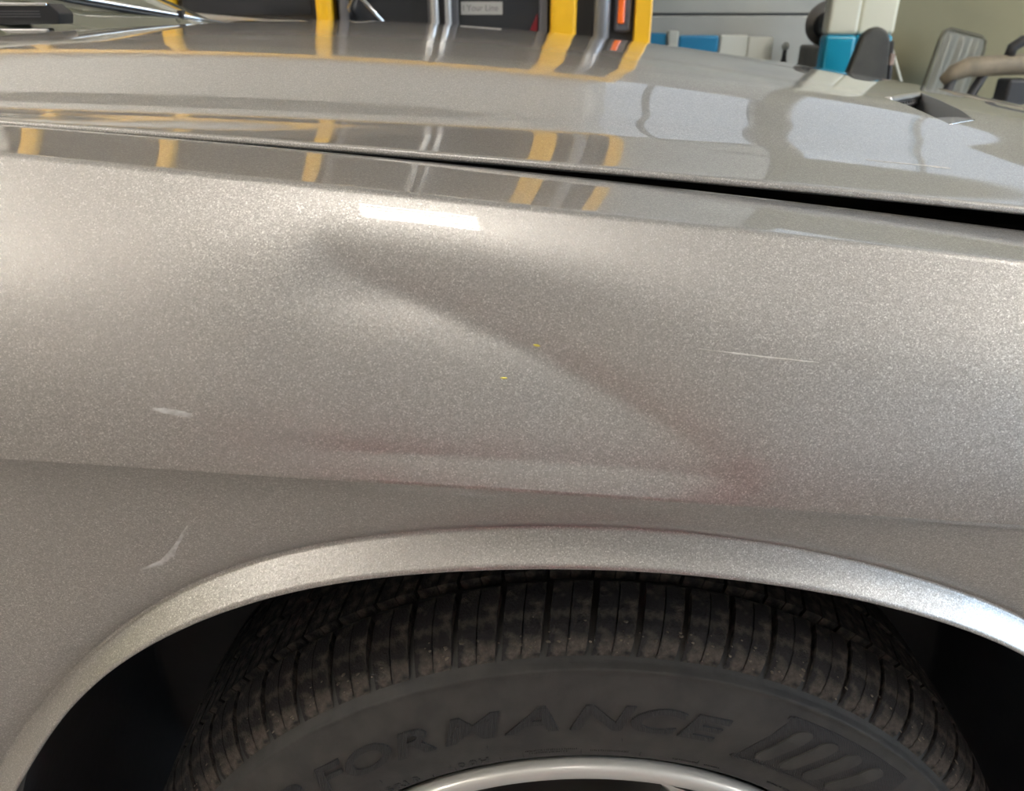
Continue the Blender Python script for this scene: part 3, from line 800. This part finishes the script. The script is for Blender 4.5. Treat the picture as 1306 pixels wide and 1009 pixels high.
o = box('amber_lens', (.347, YS - .008, .975), (.373, YS + .006, 1.14), new_mat('amber_lens', (.95, .16, .01), .25, 0, .5, .6), None, .006); o.parent = lh
o = bp(tube('lower_reflector', [(.368, YS + .03, .868), (.368, YS + .018, .868)], .014, new_mat('orange_reflector', (.9, .15, .05), .3), None, 12))
cn = [(.412, ZW + .01), (.475, ZW + .01), (.475, .88), (.466, .83), (.445, .79), (.40, .765), (.24, .758), (.24, .79), (.385, .80), (.408, .83), (.412, .88)]
bp(prism('corner_frame', cn, YS - .01, YS + .12, M_YEL, None, .006))
bb('bumper', (.10, YS - .02, .38), (X1 + .08, YS + .5, .56), M_BRUB, .03)
for wx in (-.45, -4.3):
    t = revolve('bus_tyre', [(.2, 0), (.36, -.01), (.42, .03), (.42, .20), (.36, .24), (.2, .23)], M_BRUB, None, 48, closed=True); t.location = (wx - .9 if wx > -1 else wx, YS + .02, ZF + .42); bp(t)
    h_ = revolve('bus_wheel', [(.02, .02), (.12, .01), (.2, .04), (.2, .2)], M_BGREY, None, 32); h_.parent = t

# ------------------------------------------------------------------ workshop things at the right
M_BLUE = new_mat('gloss_blue_paint', (.015, .22, .42), .35)
M_TEAL = new_mat('column_blue_paint', (.012, .27, .40), .22, 0, .5, .4)
M_CREAM = new_mat('cream_paint', (.62, .60, .47), .35, 0, .5, .3)
M_WHITE = new_mat('white_paint', (.66, .66, .58), .5)
pt_ = tag(empty('partition', (1.4, 6.0, ZF)), 'low partition of blue and white panels along the garage door', 'partition')
PIv = Matrix.Translation(-Vector(pt_.location))
def pp(o, p=pt_, I=PIv): o.parent = p; o.matrix_parent_inverse = I; return o
pp(box('panel', (.45, 6.06, ZF), (1.105, 6.10, .850), M_BLUE, None, .01))
pp(box('post', (1.112, 6.03, ZF), (1.190, 6.11, .868), M_WHITE, None, .012))
pp(box('panel', (1.198, 6.06, ZF), (1.500, 6.10, .836), M_BLUE, None, .02))
pp(box('panel', (1.505, 6.05, ZF), (1.712, 6.10, .838), M_WHITE, None, .012))
pp(box('panel', (1.716, 6.05, ZF), (1.905, 6.10, .826), M_WHITE, None, .012))
bo = tag(empty('bollard', (1.965, 5.95, ZF)), 'slim black floor post with a pale knob beside the white panel', 'post')
for nm, pts, rd, mm in (('base', [(0, 0, 0), (0, 0, .03)], [.10, .09], M_BRUB), ('shaft', [(0, 0, .03), (0, 0, .66), (0, 0, .70), (0, 0, .76)], [.03, .03, .018, .014], M_BRUB), ('knob', [(0, 0, .76), (0, 0, .775), (0, 0, .80), (0, 0, .812)], [.012, .026, .024, .01], M_WHITE)):
    bm = bmesh.new(); bm_tube(bm, pts, rd, 14); from_bm(nm, bm, mm, bo, True)
mc = tag(empty('machine', (2.10, 5.70, ZF)), 'grey boxy machine with a black round head behind the column', 'machine')
M_MG = noisy(new_mat('machine_grey', (.14, .13, .115), .55), (.11, .10, .09), (.17, .155, .135), 6)
box('cabinet', (-.05, -.2, 0), (.28, .2, .80), M_MG, mc, .02, 3)
for k in range(4): box('vent_slot', (-.02, -.204, .60 + .035 * k), (.10, -.198, .612 + .035 * k), M_BRUB, mc)
bm = bmesh.new(); bm_tube(bm, [(.06, 0, .80), (.06, 0, .88)], .04, 12); from_bm('neck', bm, M_MG, mc, True)
bm = bmesh.new(); bm_tube(bm, [(.07, -.12, .93), (.07, -.10, .93), (.07, .06, .93)], [.075, .09, .09], 24); from_bm('head', bm, M_BLACK, mc, True)
bm = bmesh.new(); bm_tube(bm, [(.07, .05, .94), (.07, .07, .94)], [.145, .145], 28); from_bm('guard', bm, M_MG, mc, True)

co = tag(empty('column', (1.95, 4.75, ZF)), 'square post painted cream above and blue below', 'column')
bm = bmesh.new(); bm_box(bm, (-.190, -.15, 0), (-.008, -.05, .905), .022, 3); from_bm('blue_base', bm, M_TEAL, co)
bm = bmesh.new(); bm_box(bm, (-.190, -.15, .905), (-.008, -.05, 1.75), .022, 3); from_bm('cream_shaft', bm, M_CREAM, co)
bm = bmesh.new(); bm_box(bm, (.005, -.10, 0), (.225, .0, .905), .022, 3); from_bm('blue_base', bm, M_TEAL, co)
bm = bmesh.new(); bm_box(bm, (.005, -.10, .905), (.225, .0, 1.75), .022, 3); from_bm('cream_shaft', bm, M_CREAM, co)

# dark padded board leaning by the column
M_DK = noisy(new_mat('worn_dark_vinyl', (.07, .065, .05), .55), (.030, .028, .022), (.048, .045, .034), 9, 5, .2, 60, .003)
cr_ = tag(empty('creeper', (1.95, 4.30, ZF)), 'dark padded board with rounded top leaning before the blue column', 'creeper')
poly = [(-.30, .12), (-.10, .91), (-.06, .945), (-.01, .955), (.03, .935), (.06, .89), (.085, .60), (.085, .12)]
o = prism('pad', poly, 0, .06, M_DK, cr_, .015)
tube('side_rail', [(.11, .03, .10), (.10, .03, .70), (.075, .03, .88)], .014, M_BRUB, cr_, 8)
for z in (.62, .76): box('bracket', (.075, .0, z), (.10, .05, z + .06), new_mat('worn_pink_rubber', (.30, .22, .18), .6), cr_, .005)
for x in (-.24, .06):
    bm = bmesh.new(); bm_tube(bm, [(x, .0, .06), (x, .06, .06)], .06, 16); from_bm('caster', bm, M_BRUB, cr_, True)
for x in (-.24, .06): box('fork', (x - .012, .01, .05), (x + .012, .05, .16), M_BGREY, cr_)
tg = tag(empty('broom', (2.72, 5.72, ZF)), 'thin pale broom handle leaning between column and ribbed panel', 'broom')
tube('handle', [(.27, -.05, .09), (-.06, .12, .86)], .010, M_WHITE, tg, 8)
tube('handle_tip', [(-.06, .12, .86), (-.066, .123, .875)], .018, M_WHITE, tg, 8)
box('brush', (.15, -.10, 0), (.40, .0, .10), M_BRUB, tg, .01)

# silver ribbed panel in dark tube frame against the wall
M_SIL = new_mat('ribbed_grey_plastic', (.36, .36, .31), .4, .1)
sv = tag(empty('seat_panel', (3.0, 5.75, ZF)), 'pale ribbed panel in dark tube frame leaning against the olive wall', 'panel')
TL = Matrix.Translation((.05, 0, 0)) @ Matrix.Rotation(R(-10), 4, 'X') @ Matrix.Rotation(R(13), 4, 'Y')
bm = bmesh.new(); nu = 48; V = []; 
g2 = []
for i in range(nu + 1):
    u = -.155 + .31 * i / nu; rw = []
    for z in (0.04, .3, .6, .84, .885, .90):
        edge = 1 if z < .86 else .3
        yb = -.016 * (0.5 - .5 * math.cos(2 * PI * (u + .155) / .31 * 3)) * edge
        rw.append(bm.verts.new(TL @ Vector((u * (1 if z < .87 else .94), yb, z))))
    g2.append(rw)
for a, b in zip(g2, g2[1:]):
    for k in range(5): bm.faces.new((a[k], b[k], b[k + 1], a[k + 1]))
bmesh.ops.solidify(bm, geom=list(bm.faces), thickness=.006)
from_bm('ribbed_shell', bm, M_SIL, sv, True)
fr = [(-.17, .01, .02), (-.17, .01, .84), (-.158, .01, .89), (-.12, .01, .915), (.12, .01, .915), (.158, .01, .89), (.17, .01, .84), (.17, .01, .02)]
bm = bmesh.new(); bm_tube(bm, [TL @ Vector(p) for p in fr], .014, 8); from_bm('frame', bm, new_mat('dark_olive_tube', (.09, .085, .055), .5), sv, True)

# brown padded bar stand
M_BRN = noisy(new_mat('worn_brown_vinyl', (.2, .16, .11), .5), (.15, .125, .085), (.24, .20, .14), 12, 5, .2, 80, .003)
stn = tag(empty('work_stand', (2.15, 3.2, ZF)), 'stand with brown padded bar on splayed dark legs beyond the vent', 'stand')
tube('padded_bar', [(-.375, 0, .77), (-.34, 0, .80), (-.28, 0, .825), (.0, 0, .838), (.45, 0, .845), (.50, 0, .84)], [.02, .034, .04, .042, .042, .03], M_BRN, stn, 14)
for a, b in (((-.33, 0, .80), (-.58, -.12, 0)), ((-.20, 0, .81), (-.42, .22, 0)), ((.05, 0, .81), (-.16, -.16, 0)), ((.08, 0, .81), (.26, .2, 0)), ((.34, 0, .82), (.46, -.16, 0)), ((.36, 0, .82), (.56, .2, 0))):
    tube('leg', [a, b], .020, M_BRUB, stn, 8)
tube('cross_rail', [(-.44, -.05, .5), (.44, -.05, .5)], .014, M_BRUB, stn, 8)
box('clamp', (-.12, -.05, .62), (-.02, .05, .78), M_BRUB, stn, .012)
tube('coil_handle', [(-.12, .0, .86), (-.115, 0, .90), (-.08, 0, .925), (-.02, 0, .93), (.05, 0, .925), (.09, 0, .90), (.10, 0, .86)], .022, M_BRUB, stn, 10)

# red tool chest added on the camera's side for the paint's red reflection
M_RED = new_mat('red_enamel', (.42, .02, .03), .3, 0, .5, .6)
tc_ = tag(empty('added_tool_chest', (.05, -1.45, ZF)), 'added red tool chest on casters, for the red reflection in the dented fender', 'tool chest')
box('body', (-.36, -.25, .10), (.36, .25, .86), M_RED, tc_, .01)
for k in range(6):
    d = box('drawer', (-.34, .25, .12 + .12 * k), (.34, .262, .225 + .12 * k), M_RED, tc_, .004)
    box('handle', (-.25, .262, .195 + .12 * k), (.25, .28, .21 + .12 * k), M_CHROME, d, .003)
box('top_mat', (-.35, -.24, .86), (.35, .24, .87), M_BRUB, tc_)
for x in (-.3, .3):
    for y in (-.2, .2):
        bm = bmesh.new(); bm_tube(bm, [(x - .015, y, .05), (x + .015, y, .05)], .05, 16); from_bm('caster', bm, M_BRUB, tc_, True)
